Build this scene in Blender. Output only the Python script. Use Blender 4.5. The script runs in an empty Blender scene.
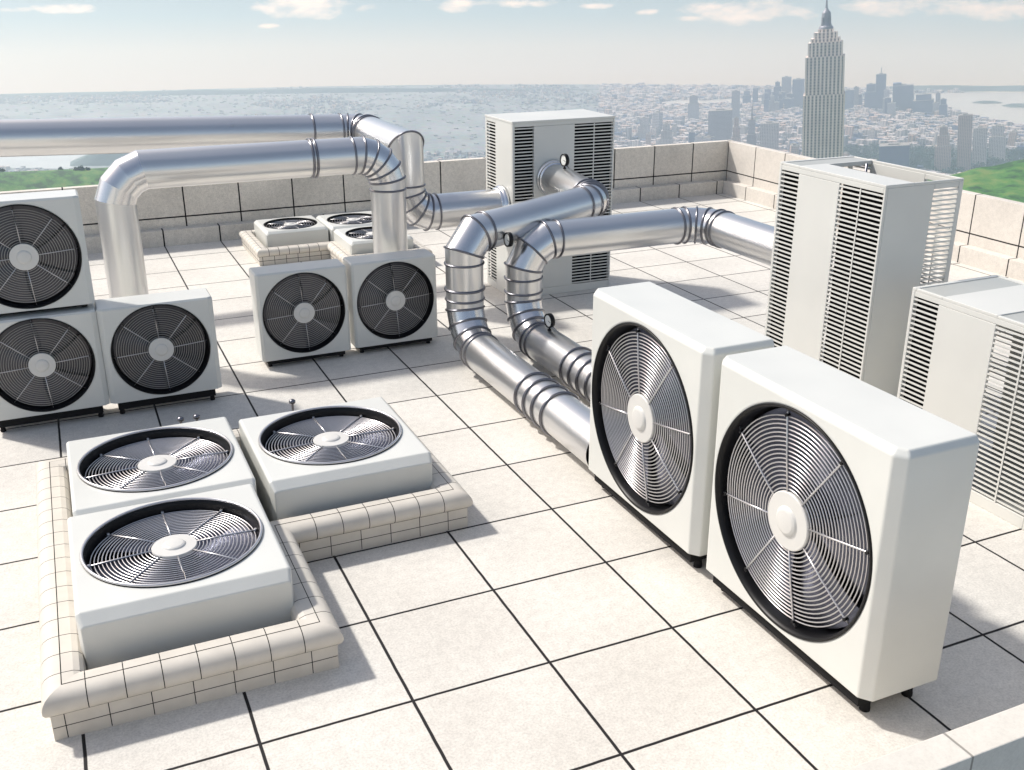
import bpy, bmesh, math, random
from mathutils import Vector, Matrix, noise
random.seed(7)
R = math.radians
PI = math.pi
S = 0.6                       # paving pitch (m)
sc = bpy.context.scene
COL = sc.collection

# ------------------------------------------------------------------ camera
CAM = Vector((-0.98000824, -6.7672155, 2.62422897))
RT = Vector((0.91299213, -0.40796914, -0.00255886))
UP = Vector((0.15057988, 0.3311395, 0.93148931))
FW = Vector((0.37917156, 0.85082772, -0.3637597))
cam = bpy.data.cameras.new("camera")
camo = bpy.data.objects.new("camera", cam)
COL.objects.link(camo)
camo.matrix_world = Matrix(((RT.x, UP.x, -FW.x, CAM.x), (RT.y, UP.y, -FW.y, CAM.y), (RT.z, UP.z, -FW.z, CAM.z), (0, 0, 0, 1)))
cam.sensor_width = 36.0
cam.lens = 1017.515 * 36.0 / 1024.0
cam.clip_start = 0.05
cam.clip_end = 30000
sc.camera = camo

H0 = 460.0                    # the roof stands this high above the city
GZ = CAM.z - H0

# ------------------------------------------------------------------ materials
def mat(name, base, rough=0.5, metal=0.0, var=0.0, scale=6.0, bump=0.0, spec=None, rvar=0.0, aniso=0.0, grime=0.0):
    m = bpy.data.materials.new(name); m.use_nodes = True
    nt = m.node_tree; b = nt.nodes['Principled BSDF']
    b.inputs['Base Color'].default_value = (*base, 1)
    b.inputs['Roughness'].default_value = rough
    b.inputs['Metallic'].default_value = metal
    if spec is not None: b.inputs['Specular IOR Level'].default_value = spec
    tc = nt.nodes.new('ShaderNodeTexCoord')
    if var > 0 or rvar > 0 or bump > 0:
        n = nt.nodes.new('ShaderNodeTexNoise'); n.inputs['Scale'].default_value = scale; n.inputs['Detail'].default_value = 8
        nt.links.new(tc.outputs['Object'], n.inputs['Vector'])
        if var > 0:
            r = nt.nodes.new('ShaderNodeMapRange'); r.inputs[1].default_value = .3; r.inputs[2].default_value = .7
            r.inputs[3].default_value = 1 - var; r.inputs[4].default_value = 1 + var * .4
            nt.links.new(n.outputs['Fac'], r.inputs[0])
            mx = nt.nodes.new('ShaderNodeVectorMath'); mx.operation = 'SCALE'; mx.inputs[0].default_value = base
            nt.links.new(r.outputs[0], mx.inputs['Scale'])
            nt.links.new(mx.outputs[0], b.inputs['Base Color'])
        if rvar > 0:
            r = nt.nodes.new('ShaderNodeMapRange'); r.inputs[1].default_value = .3; r.inputs[2].default_value = .7
            r.inputs[3].default_value = rough - rvar; r.inputs[4].default_value = rough + rvar
            nt.links.new(n.outputs['Fac'], r.inputs[0]); nt.links.new(r.outputs[0], b.inputs['Roughness'])
        if bump > 0:
            bp = nt.nodes.new('ShaderNodeBump'); bp.inputs['Strength'].default_value = bump; bp.inputs['Distance'].default_value = .01
            nt.links.new(n.outputs['Fac'], bp.inputs['Height']); nt.links.new(bp.outputs[0], b.inputs['Normal'])
    if aniso:
        b.inputs['Anisotropic'].default_value = aniso
        t = nt.nodes.new('ShaderNodeTangent'); t.direction_type = 'RADIAL'; t.axis = 'Y'
        nt.links.new(t.outputs[0], b.inputs['Tangent'])
    return m

def math_node(nt, op, a, b=None, clamp=False):
    n = nt.nodes.new('ShaderNodeMath'); n.operation = op; n.use_clamp = clamp
    for i, v in enumerate((a, b)):
        if v is None: continue
        if isinstance(v, (int, float)): n.inputs[i].default_value = v
        else: nt.links.new(v, n.inputs[i])
    return n.outputs[0]

def tile_mat(name, base, joints, width=.012, speck=.2, jc=(.012, .011, .012), blot=.08, wcol=None):
    """joints: list of (axis, pitch, offset) of dark joints; offset alone with pitch None is a single line"""
    m = bpy.data.materials.new(name); m.use_nodes = True
    nt = m.node_tree; b = nt.nodes['Principled BSDF']; b.inputs['Roughness'].default_value = .75
    b.inputs['Specular IOR Level'].default_value = .3
    tc = nt.nodes.new('ShaderNodeTexCoord'); sp = nt.nodes.new('ShaderNodeSeparateXYZ')
    nt.links.new(tc.outputs['Object'], sp.inputs[0])
    # slight wobble of the joint edges
    wn = nt.nodes.new('ShaderNodeTexNoise'); wn.inputs['Scale'].default_value = 9
    nt.links.new(tc.outputs['Object'], wn.inputs['Vector'])
    wob = math_node(nt, 'MULTIPLY', math_node(nt, 'SUBTRACT', wn.outputs['Fac'], .5), .004)
    tot = None
    idc = []
    for ax, pitch, off in joints:
        c = math_node(nt, 'ADD', math_node(nt, 'SUBTRACT', sp.outputs['XYZ'.index(ax)], off), wob)
        if pitch:
            f = math_node(nt, 'DIVIDE', c, pitch)
            idc.append(math_node(nt, 'FLOOR', f))
            fr = math_node(nt, 'SUBTRACT', math_node(nt, 'FRACT', math_node(nt, 'ADD', f, .5)), .5)
            dd = math_node(nt, 'MULTIPLY', math_node(nt, 'ABSOLUTE', fr), pitch)
        else:
            dd = math_node(nt, 'ABSOLUTE', c)
        r = nt.nodes.new('ShaderNodeMapRange'); r.inputs[1].default_value = width * .5 - .001; r.inputs[2].default_value = width * .5 + .001
        r.inputs[3].default_value = 1; r.inputs[4].default_value = 0
        nt.links.new(dd, r.inputs[0])
        tot = r.outputs[0] if tot is None else math_node(nt, 'MAXIMUM', tot, r.outputs[0])
    n1 = nt.nodes.new('ShaderNodeTexNoise'); n1.inputs['Scale'].default_value = 95; n1.inputs['Detail'].default_value = 3; n1.inputs['Roughness'].default_value = .75
    n2 = nt.nodes.new('ShaderNodeTexNoise'); n2.inputs['Scale'].default_value = 1.6; n2.inputs['Detail'].default_value = 8
    n3 = nt.nodes.new('ShaderNodeTexNoise'); n3.inputs['Scale'].default_value = 22; n3.inputs['Detail'].default_value = 5
    for n in (n1, n2, n3): nt.links.new(tc.outputs['Object'], n.inputs['Vector'])
    def rng(o, lo, hi, a=.35, c=.65):
        r = nt.nodes.new('ShaderNodeMapRange'); r.inputs[1].default_value = a; r.inputs[2].default_value = c
        r.inputs[3].default_value = lo; r.inputs[4].default_value = hi; nt.links.new(o, r.inputs[0]); return r.outputs[0]
    v = math_node(nt, 'MULTIPLY', rng(n1.outputs['Fac'], 1 - speck, 1 + speck * .25, .3, .6), rng(n2.outputs['Fac'], 1 - blot, 1.03))
    v = math_node(nt, 'MULTIPLY', v, rng(n3.outputs['Fac'], 1 - speck * .4, 1.02))
    if len(idc) >= 1:
        cx = nt.nodes.new('ShaderNodeCombineXYZ')
        for i, o in enumerate(idc[:2]): nt.links.new(o, cx.inputs[i])
        w = nt.nodes.new('ShaderNodeTexWhiteNoise'); nt.links.new(cx.outputs[0], w.inputs['Vector'])
        v = math_node(nt, 'MULTIPLY', v, rng(w.outputs['Value'], .95, 1.02, 0, 1))
    sc_ = nt.nodes.new('ShaderNodeVectorMath'); sc_.operation = 'SCALE'; sc_.inputs[0].default_value = base
    nt.links.new(v, sc_.inputs['Scale'])
    mx = nt.nodes.new('ShaderNodeMix'); mx.data_type = 'RGBA'
    nt.links.new(tot, mx.inputs['Factor']); nt.links.new(sc_.outputs[0], mx.inputs['A']); mx.inputs['B'].default_value = (*jc, 1)
    nt.links.new(mx.outputs['Result'], b.inputs['Base Color'])
    bp = nt.nodes.new('ShaderNodeBump'); bp.inputs['Strength'].default_value = .35; bp.inputs['Distance'].default_value = .006
    hh = math_node(nt, 'SUBTRACT', math_node(nt, 'MULTIPLY', n1.outputs['Fac'], .3), tot)
    nt.links.new(hh, bp.inputs['Height']); nt.links.new(bp.outputs[0], b.inputs['Normal'])
    return m

TILE = (.70, .67, .615)
M = {}
M['floor'] = tile_mat('paving', TILE, [('X', S, 0), ('Y', S, 0)], .013)
M['wall_back'] = tile_mat('parapet_tiles_back', (.76, .71, .63), [('X', S, .27), ('Z', None, .285)], .016, speck=.22, blot=.14)
M['step_back'] = tile_mat('step_tiles_back', (.68, .64, .575), [('X', S, 0)], .016, speck=.22)
M['wall_right'] = tile_mat('parapet_tiles_right', (.66, .62, .565), [('Y', S, .045), ('Z', None, .285)], .014, speck=.14)
M['step_right'] = tile_mat('step_tiles_right', (.66, .62, .565), [('Y', S, .03)], .014, speck=.14)
M['wall_near'] = tile_mat('parapet_tiles_near', (.66, .63, .57), [('X', S, .455)], .008, speck=.08, jc=(.3, .28, .25))
M['curb'] = mat('curb_tile', (.61, .57, .505), .6, var=.07, scale=14, bump=.03)
M['joint'] = mat('dark_joint', (.008, .008, .007), .9)
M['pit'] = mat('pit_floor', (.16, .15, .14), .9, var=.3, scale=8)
M['white'] = mat('white_painted_steel', (.645, .65, .615), .33, var=.06, scale=2.5, rvar=.05)
M['white2'] = mat('white_cabinet_steel', (.64, .64, .605), .38, var=.06, scale=2.0, rvar=.05)
M['grey'] = mat('grey_painted_steel', (.42, .43, .41), .45, var=.08, scale=3)
M['hub'] = mat('hub_plastic', (.62, .61, .58), .42, var=.04)
M['black'] = mat('black_plastic', (.005, .005, .006), .42, spec=.25)
M['dark'] = mat('dark_interior', (.006, .006, .006), .85, spec=.1)
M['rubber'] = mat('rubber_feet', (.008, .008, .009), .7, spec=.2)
M['wire'] = mat('wire_steel', (.62, .61, .62), .28, metal=.85)
M['disc'] = mat('spun_metal_disc', (.50, .51, .55), .34, metal=1.0, aniso=.92)
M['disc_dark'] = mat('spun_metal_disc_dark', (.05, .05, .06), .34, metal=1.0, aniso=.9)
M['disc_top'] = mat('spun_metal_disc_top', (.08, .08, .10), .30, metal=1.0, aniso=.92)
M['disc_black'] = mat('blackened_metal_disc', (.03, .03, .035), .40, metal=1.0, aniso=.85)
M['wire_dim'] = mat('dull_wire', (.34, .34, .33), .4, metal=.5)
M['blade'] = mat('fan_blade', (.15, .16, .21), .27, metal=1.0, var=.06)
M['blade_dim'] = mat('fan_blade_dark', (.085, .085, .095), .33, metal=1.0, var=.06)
M['duct'] = mat('galvanised_duct', (.70, .70, .70), .29, metal=.92, var=.05, scale=1.2)
M['duct2'] = mat('galvanised_elbow', (.70, .70, .71), .23, metal=.97, var=.04, scale=1.5)
M['band'] = mat('duct_band', (.20, .20, .22), .3, metal=1.0)
M['chrome'] = mat('flange_steel', (.72, .73, .75), .2, metal=1.0)
M['dial'] = mat('dial_face', (.85, .85, .80), .4)
M['louver'] = mat('louver_blade', (.62, .62, .59), .45)
M['louver_dark'] = mat('louver_shade_backing', (.004, .004, .004), .9, spec=.05)

# ------------------------------------------------------------------ helpers
def link(name, me, m=None, parent=None, loc=None):
    o = bpy.data.objects.new(name, me); COL.objects.link(o)
    if m is not None and me is not None and not me.materials:
        me.materials.append(m)
    if parent: o.parent = parent
    if loc is not None: o.location = loc
    return o
def tag(o, label=None, cat=None, group=None, kind=None):
    if label: o['label'] = label
    if cat: o['category'] = cat
    if group: o['group'] = group
    if kind: o['kind'] = kind
    return o
def empty(name, loc, rot=(0, 0, 0), label=None, cat=None, group=None):
    o = bpy.data.objects.new(name, None); COL.objects.link(o)
    o.location = loc; o.rotation_euler = rot; o.empty_display_size = .1
    return tag(o, label, cat, group)
def copy_tree(o, parent=None):
    c = o.copy(); COL.objects.link(c)
    if parent: c.parent = parent
    for ch in list(o.children): copy_tree(ch, c)
    return c
class MB:
    def __init__(s): s.bm = bmesh.new()
    def box(s, x0, x1, y0, y1, z0, z1, bev=0, m=None):
        vs = [s.bm.verts.new(Vector(p)) for p in ((x0, y0, z0), (x1, y0, z0), (x1, y1, z0), (x0, y1, z0), (x0, y0, z1), (x1, y0, z1), (x1, y1, z1), (x0, y1, z1))]
        fs = [s.bm.faces.new([vs[i] for i in f]) for f in ((0, 3, 2, 1), (4, 5, 6, 7), (0, 1, 5, 4), (1, 2, 6, 5), (2, 3, 7, 6), (3, 0, 4, 7))]
        if bev:
            es = list({e for f in fs for e in f.edges})
            r = bmesh.ops.bevel(s.bm, geom=es, offset=bev, segments=2, affect='EDGES', profile=.5)
            vs = list({v for f in r['faces'] for v in f.verts})
        if m is not None:
            for v in vs: v.co = m @ v.co
        return vs
    def tube(s, pts, r, n=8, cap=True, smooth=True):
        rings = []
        pts = [Vector(p) for p in pts]
        for i, p in enumerate(pts):
            a = pts[max(i - 1, 0)]; b = pts[min(i + 1, len(pts) - 1)]
            t = (b - a).normalized()
            u = t.cross(Vector((0, 0, 1)))
            if u.length < .1: u = t.cross(Vector((0, 1, 0)))
            u.normalize(); v = t.cross(u)
            rings.append([s.bm.verts.new(p + r * (math.cos(k * 2 * PI / n) * u + math.sin(k * 2 * PI / n) * v)) for k in range(n)])
        for a, b in zip(rings, rings[1:]):
            for k in range(n):
                f = s.bm.faces.new((a[k], a[(k + 1) % n], b[(k + 1) % n], b[k])); f.smooth = smooth
        if cap:
            s.bm.faces.new(rings[0]); s.bm.faces.new(rings[-1])
    def torus(s, c, axis, Rr, r, n=48, k=6):
        axis = Vector(axis).normalized(); c = Vector(c)
        u = axis.orthogonal().normalized(); v = axis.cross(u)
        rings = []
        for i in range(n):
            a = 2 * PI * i / n; d = math.cos(a) * u + math.sin(a) * v
            rings.append([s.bm.verts.new(c + d * (Rr + r * math.cos(2 * PI * j / k)) + axis * r * math.sin(2 * PI * j / k)) for j in range(k)])
        for i in range(n):
            A = rings[i]; B = rings[(i + 1) % n]
            for j in range(k):
                f = s.bm.faces.new((A[j], A[(j + 1) % k], B[(j + 1) % k], B[j])); f.smooth = True
    def lathe(s, prof, c=(0, 0, 0), axis='Y', n=64, smooth=True):
        """prof list of (radius, offset along axis)"""
        c = Vector(c); rings = []
        for r_, h in prof:
            ring = []
            for i in range(n):
                a = 2 * PI * i / n
                if axis == 'Y': p = Vector((r_ * math.cos(a), h, r_ * math.sin(a)))
                elif axis == 'Z': p = Vector((r_ * math.cos(a), r_ * math.sin(a), h))
                else: p = Vector((h, r_ * math.cos(a), r_ * math.sin(a)))
                ring.append(s.bm.verts.new(c + p))
            rings.append(ring)
        for a, b in zip(rings, rings[1:]):
            for i in range(n):
                f = s.bm.faces.new((a[i], a[(i + 1) % n], b[(i + 1) % n], b[i])); f.smooth = smooth
        return rings
    def face(s, pts, smooth=False):
        f = s.bm.faces.new([s.bm.verts.new(Vector(p)) for p in pts]); f.smooth = smooth; return f
    def mesh(s, name, recalc=True):
        if recalc: bmesh.ops.recalc_face_normals(s.bm, faces=s.bm.faces[:])
        me = bpy.data.meshes.new(name); s.bm.to_mesh(me); s.bm.free(); return me
    def build(s, name, m, parent=None, loc=None, recalc=True):
        return link(name, s.mesh(name, recalc), m, parent, loc)

# ------------------------------------------------------------------ fan units
def make_unit(w, h, d, Rf, foot, rings, wire, zc=None, cham=.045, lip=False, spokes_a=8, hubr=.255, wide=False, tbev=None, disc_m='disc', gm='wire', a0=11, blade_m='blade'):
    """front looks to -Y, base centre at origin, casing from z=foot to foot+h; opening radius Rf"""
    root = empty('fan_unit', (0, 0, 0))
    zc = foot + h * .5 if zc is None else foot + zc
    x = w / 2; c = cham; y0 = 0.0; cb = c * .8
    z0, z1 = foot, foot + h
    b = MB(); bm = b.bm
    N = 96
    # front plate with a round opening: ring of circle points and matching rectangle points
    circ, rect = [], []
    fx = x - c; zt = z1 - (c * .45 if tbev is None else tbev); zb = z0
    for i in range(N):
        a = 2 * PI * i / N + PI / N
        ca, sa = math.cos(a), math.sin(a)
        circ.append((Rf * ca, y0, zc + Rf * sa))
        tx = (fx / abs(ca)) if abs(ca) > 1e-6 else 1e9
        tz = ((zt - zc) / sa) if sa > 1e-6 else (((zb - zc) / sa) if sa < -1e-6 else 1e9)
        t = min(tx, tz); rect.append([t * ca, y0, zc + t * sa])
    for cx_, cz_ in ((fx, zt), (-fx, zt), (-fx, zb), (fx, zb)):
        j = min(range(N), key=lambda i: (rect[i][0] - cx_) ** 2 + (rect[i][2] - cz_) ** 2); rect[j] = [cx_, y0, cz_]
    cv = [bm.verts.new(p) for p in circ]; rv = [bm.verts.new(p) for p in rect]
    # tiny rolled edge of the opening
    c2 = [bm.verts.new((p[0] * (1 - .006 / Rf), y0 + .006, zc + (p[2] - zc) * (1 - .006 / Rf))) for p in circ]
    for i in range(N):
        j = (i + 1) % N
        bm.faces.new((cv[i], cv[j], rv[j], rv[i]))
        bm.faces.new((c2[i], c2[j], cv[j], cv[i]))
    # chamfers, bevelled top edge, sides, top, bottom, back
    tb = z1 - zt; k_ = cb / max(c, 1e-6)
    low = [(-x, d), (-x, cb), (-fx, y0), (fx, y0), (x, cb), (x, d)]
    ins = tb * .8
    si = min(ins, .016 * w); hy = max(cb + ins * .35, ins + .5 * cb + .001); hx = min(fx - ins * .3, x - si - .4 * c)
    hi = [(-x + si, d), (-x + si, hy), (-hx, y0 + ins), (hx, y0 + ins), (x - si, hy), (x - si, d)]
    for q in range(5):
        (ax, ay), (bx_, by) = low[q], low[q + 1]; (cx2, cy2), (dx2, dy2) = hi[q], hi[q + 1]
        left_ = sorted([r_ for r_ in rect if abs(r_[0] + fx) < 1e-5 and zb + 1e-5 < r_[2] < zt - 1e-5], key=lambda r_: r_[2])
        right_ = sorted([r_ for r_ in rect if abs(r_[0] - fx) < 1e-5 and zb + 1e-5 < r_[2] < zt - 1e-5], key=lambda r_: r_[2])
        top_ = sorted([r_ for r_ in rect if abs(r_[2] - zt) < 1e-5 and abs(r_[0]) < fx - 1e-5], key=lambda r_: r_[0])
        if q == 1: b.face([(ax, ay, zb), (bx_, by, zb)] + left_ + [(bx_, by, zt), (ax, ay, zt)])
        elif q == 3: b.face([(ax, ay, zb), (bx_, by, zb), (bx_, by, zt), (ax, ay, zt)] + right_[::-1])
        elif q != 2: b.face([(ax, ay, zb), (bx_, by, zb), (bx_, by, zt), (ax, ay, zt)])
        b.face([(ax, ay, zt)] + (top_ if q == 2 else []) + [(bx_, by, zt), (dx2, dy2, z1), (cx2, cy2, z1)])
    b.face([(p_[0], p_[1], z1) for p_ in hi])
    bot_ = sorted([r_ for r_ in rect if abs(r_[2] - zb) < 1e-5 and abs(r_[0]) < fx - 1e-5], key=lambda r_: r_[0])
    b.face([(p_[0], p_[1], zb) for p_ in low[:3]] + bot_ + [(p_[0], p_[1], zb) for p_ in low[3:]])
    b.face([(-x, d, zb), (x, d, zb), (x, d, zt), (x - si, d, z1), (-x + si, d, z1), (-x, d, zt)])
    bmesh.ops.remove_doubles(bm, verts=bm.verts[:], dist=.0006)
    bmesh.ops.dissolve_degenerate(bm, dist=.0002, edges=bm.edges[:])
    cas = b.build('casing', M['white'], root)
    bev = cas.modifiers.new('bev', 'BEVEL'); bev.width = min(.006, w * .006); bev.segments = 2; bev.angle_limit = R(25)
    # shroud: the black duct wall behind the opening with its raised rim
    dd = d * .5
    b = MB()
    b.lathe([(Rf - .004, .004), (Rf - .003, -.003), (Rf - .008, -.005), (Rf - .014 * w, -.002), (Rf - .020 * w, .02), (Rf - .022 * w, dd)], (0, 0, zc), n=96)
    b.lathe([(Rf - .022 * w, dd), (.001, dd)], (0, 0, zc), n=48)
    b.build('fan_shroud', M['black'], root)
    if lip:
        b = MB(); b.torus((0, -.008, zc), (0, 1, 0), Rf - .006, .007, 96, 8); b.build('rim', M['wire'], root)
    # rotor: cone-shaped spun back plate with broad overlapping blades
    yi = (.075 if not lip else .09) * w + .02
    b = MB()
    b.lathe([(Rf - .026 * w, yi + .030), (Rf * .6, yi + .026), (Rf * .25, yi + .020), (.02, yi + .018)], (0, 0, 0), n=96)
    disc = b.build('fan_rotor', M[disc_m], root, (0, 0, zc))
    for q in range(6):
        b = MB(); na, nr = 10, 6; span = R(63); th0 = q * PI / 3 + R(17); G_ = []
        for ir in range(nr + 1):
            rr = Rf * .2 + (Rf - .032 * w - Rf * .2) * ir / nr; row = []
            for ia in range(na + 1):
                u = ia / na; th = th0 + span * u + .22 * (ir / nr)
                yy = .020 - .034 * w * u * (.6 + .4 * ir / nr) - .006 * math.sin(PI * u)
                row.append(b.bm.verts.new((rr * math.cos(th), yi + yy - .012, rr * math.sin(th))))
            G_.append(row)
        for ir in range(nr):
            for ia in range(na): b.bm.faces.new((G_[ir][ia], G_[ir][ia + 1], G_[ir + 1][ia + 1], G_[ir + 1][ia])).smooth = True
        b.build('blade', M[blade_m], disc)
    # grille
    g = MB(); Rg = Rf * (.90 if not wide else .93); hub = Rf * hubr; yg = (.028 if not lip else .05) * w
    for i in range(rings):
        rr = hub + (Rg - hub) * (i + .6) / rings
        dome = -.012 * w * (1 - (rr / Rg) ** 2)
        g.torus((0, yg + dome, zc), (0, 1, 0), rr, wire, 72, 5)
    grille = g.build('fan_grille', M[gm], root)
    for k in range(spokes_a):
        a = 2 * PI * k / spokes_a + R(a0)
        b = MB(); ca, sa = math.cos(a), math.sin(a)
        r1 = Rf * .955
        b.tube([(hub * .9 * ca, yg - .010 * w - wire * 1.5, zc + hub * .9 * sa), (Rg * .6 * ca, yg - .008 * w - wire * 1.5, zc + Rg * .6 * sa), (Rg * ca, yg - wire * 1.6, zc + Rg * sa), (r1 * ca, yg + .004, zc + r1 * sa)], wire * 1.25, 6)
        b.build('spoke', M['wire'], grille)
        b = MB(); b.tube([(Rg * 1.0 * ca, yg - wire * 4, zc + Rg * sa), (Rg * 1.0 * ca, yg + wire * 2, zc + Rg * sa)], wire * 2.2, 8)
        b.build('spoke_clip', M['black'] if not lip else M['wire'], grille)
    b = MB(); y_ = yg - .019 * w
    b.lathe([(hub, y_ + .012), (hub, y_ + .002), (hub * .97, y_ - .002), (hub * .52, y_ - .004), (hub * .46, y_ - .007 * w - .004), (hub * .38, y_ - .011 * w - .004), (hub * .2, y_ - .013 * w - .004), (.0005, y_ - .014 * w - .004)], (0, 0, zc), n=72, smooth=False)
    b.build('hub_cap', M['hub'], grille)
    # feet
    if foot > 0:
        for sx in (-1, 1):
            for yy in (.05 * w + .035, d - .05 * w):
                b = MB(); cx_ = sx * (x - .05 * w - .03)
                b.lathe([(.0005, 0), (.012 * w + .008, 0), (.012 * w + .008, .014), (.012 * w + .006, .022), (.011 * w + .006, foot + .006)], (cx_, yy, 0), axis='Z', n=16)
                b.build('foot', M['rubber'], root)
        b = MB(); b.box(-x + .05 * w + .01, x - .05 * w - .01, .03, d - .04, foot * .42, foot - .001)  # dark pan added to stand in for the shade under the casing
        b.build('base_pan_shade', M['rubber'], root)
    return root

GRP_BIG = 'large side-blowing condenser units'
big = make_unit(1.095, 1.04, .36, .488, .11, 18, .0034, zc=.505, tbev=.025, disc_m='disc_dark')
big.location = (1.50, -2.752, 0); big.rotation_euler = (0, 0, R(-90))
tag(big, 'large white condenser unit where the two floor ducts end, farther of the big pair', 'condenser unit', GRP_BIG)
big.name = 'condenser_unit'
b2 = copy_tree(big); b2.location = (1.50, -3.907, 0)
tag(b2, 'largest white condenser unit, nearest the camera, with its grey side showing', 'condenser unit', GRP_BIG)

GRP_PAIR = 'pair of small condenser units on the open floor'
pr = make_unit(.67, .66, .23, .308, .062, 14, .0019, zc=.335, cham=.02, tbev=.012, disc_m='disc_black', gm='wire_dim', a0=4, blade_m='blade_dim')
pr.name = 'condenser_unit'; pr.location = (.545, .40, 0)
tag(pr, 'left of the two small condenser units standing together in the middle of the roof', 'condenser unit', GRP_PAIR)
p2 = copy_tree(pr); p2.location = (1.255, .42, 0)
tag(p2, 'right of the two small condenser units, just in front of the upright duct', 'condenser unit', GRP_PAIR)

GRP_ST = 'stacked condenser units at the left'
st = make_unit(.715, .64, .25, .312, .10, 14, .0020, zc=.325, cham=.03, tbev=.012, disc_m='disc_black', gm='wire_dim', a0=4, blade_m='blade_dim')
st.name = 'condenser_unit'; st.location = (-.515, -.10, 0)
tag(st, 'small condenser unit with white hub beside the stack, nothing on top of it', 'condenser unit', GRP_ST)
s2 = copy_tree(st); s2.location = (-1.232, -.10, 0)
tag(s2, 'lower condenser unit of the two-high stack at the left edge', 'condenser unit', GRP_ST)
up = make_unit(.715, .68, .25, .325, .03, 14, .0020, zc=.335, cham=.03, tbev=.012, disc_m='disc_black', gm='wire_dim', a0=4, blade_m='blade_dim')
up.name = 'condenser_unit'; up.location = (-1.225, -.05, .742)
tag(up, 'upper condenser unit sitting on another one at the left edge, green field behind', 'condenser unit', GRP_ST)

GRP_TOP = 'upward-blowing fan units in the near curb'
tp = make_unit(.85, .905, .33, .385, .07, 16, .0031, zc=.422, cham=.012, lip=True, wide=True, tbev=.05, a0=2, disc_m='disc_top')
tp.name = 'rooftop_fan_unit'
EU = (R(-90), 0, R(180))
def place_top(o, x, yfront, ztop):
    # front face up; lying unit: its top edge looks to the camera (-Y)
    o.rotation_euler = EU; o.location = (x, yfront + .07 + .905, ztop)
place_top(tp, -.743, -3.035, .35)
tag(tp, 'upward-facing fan unit nearest the camera inside the tiled curb', 'fan unit', GRP_TOP)
t2 = copy_tree(tp); place_top(t2, -.718, -2.122, .35)
tag(t2, 'upward-facing fan unit behind the nearest one, back left in the near curb', 'fan unit', GRP_TOP)
t3 = copy_tree(tp); place_top(t3, .185, -2.20, .35)
tag(t3, 'upward-facing fan unit on the right arm of the near curb', 'fan unit', GRP_TOP)

GRP_FT = 'upward-blowing fan units in the far curb'
ft = make_unit(.665, .66, .24, .285, .0, 7, .002, zc=.33, cham=.03, lip=False, wide=True, tbev=.03)
ft.name = 'rooftop_fan_unit'
def place_ft(o, x, yf): o.rotation_euler = EU; o.location = (x, yf + .66, .275)
place_ft(ft, 1.25, 3.73)
tag(ft, 'small upward-facing fan unit at the left in the far curb, before the back wall', 'fan unit', GRP_FT)
f2 = copy_tree(ft); place_ft(f2, 1.925, 3.68)
tag(f2, 'small upward-facing fan unit at the back right in the far curb', 'fan unit', GRP_FT)
f3 = copy_tree(ft); place_ft(f3, 1.925, 2.93)
tag(f3, 'small upward-facing fan unit at the front right in the far curb, half behind the duct', 'fan unit', GRP_FT)

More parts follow.
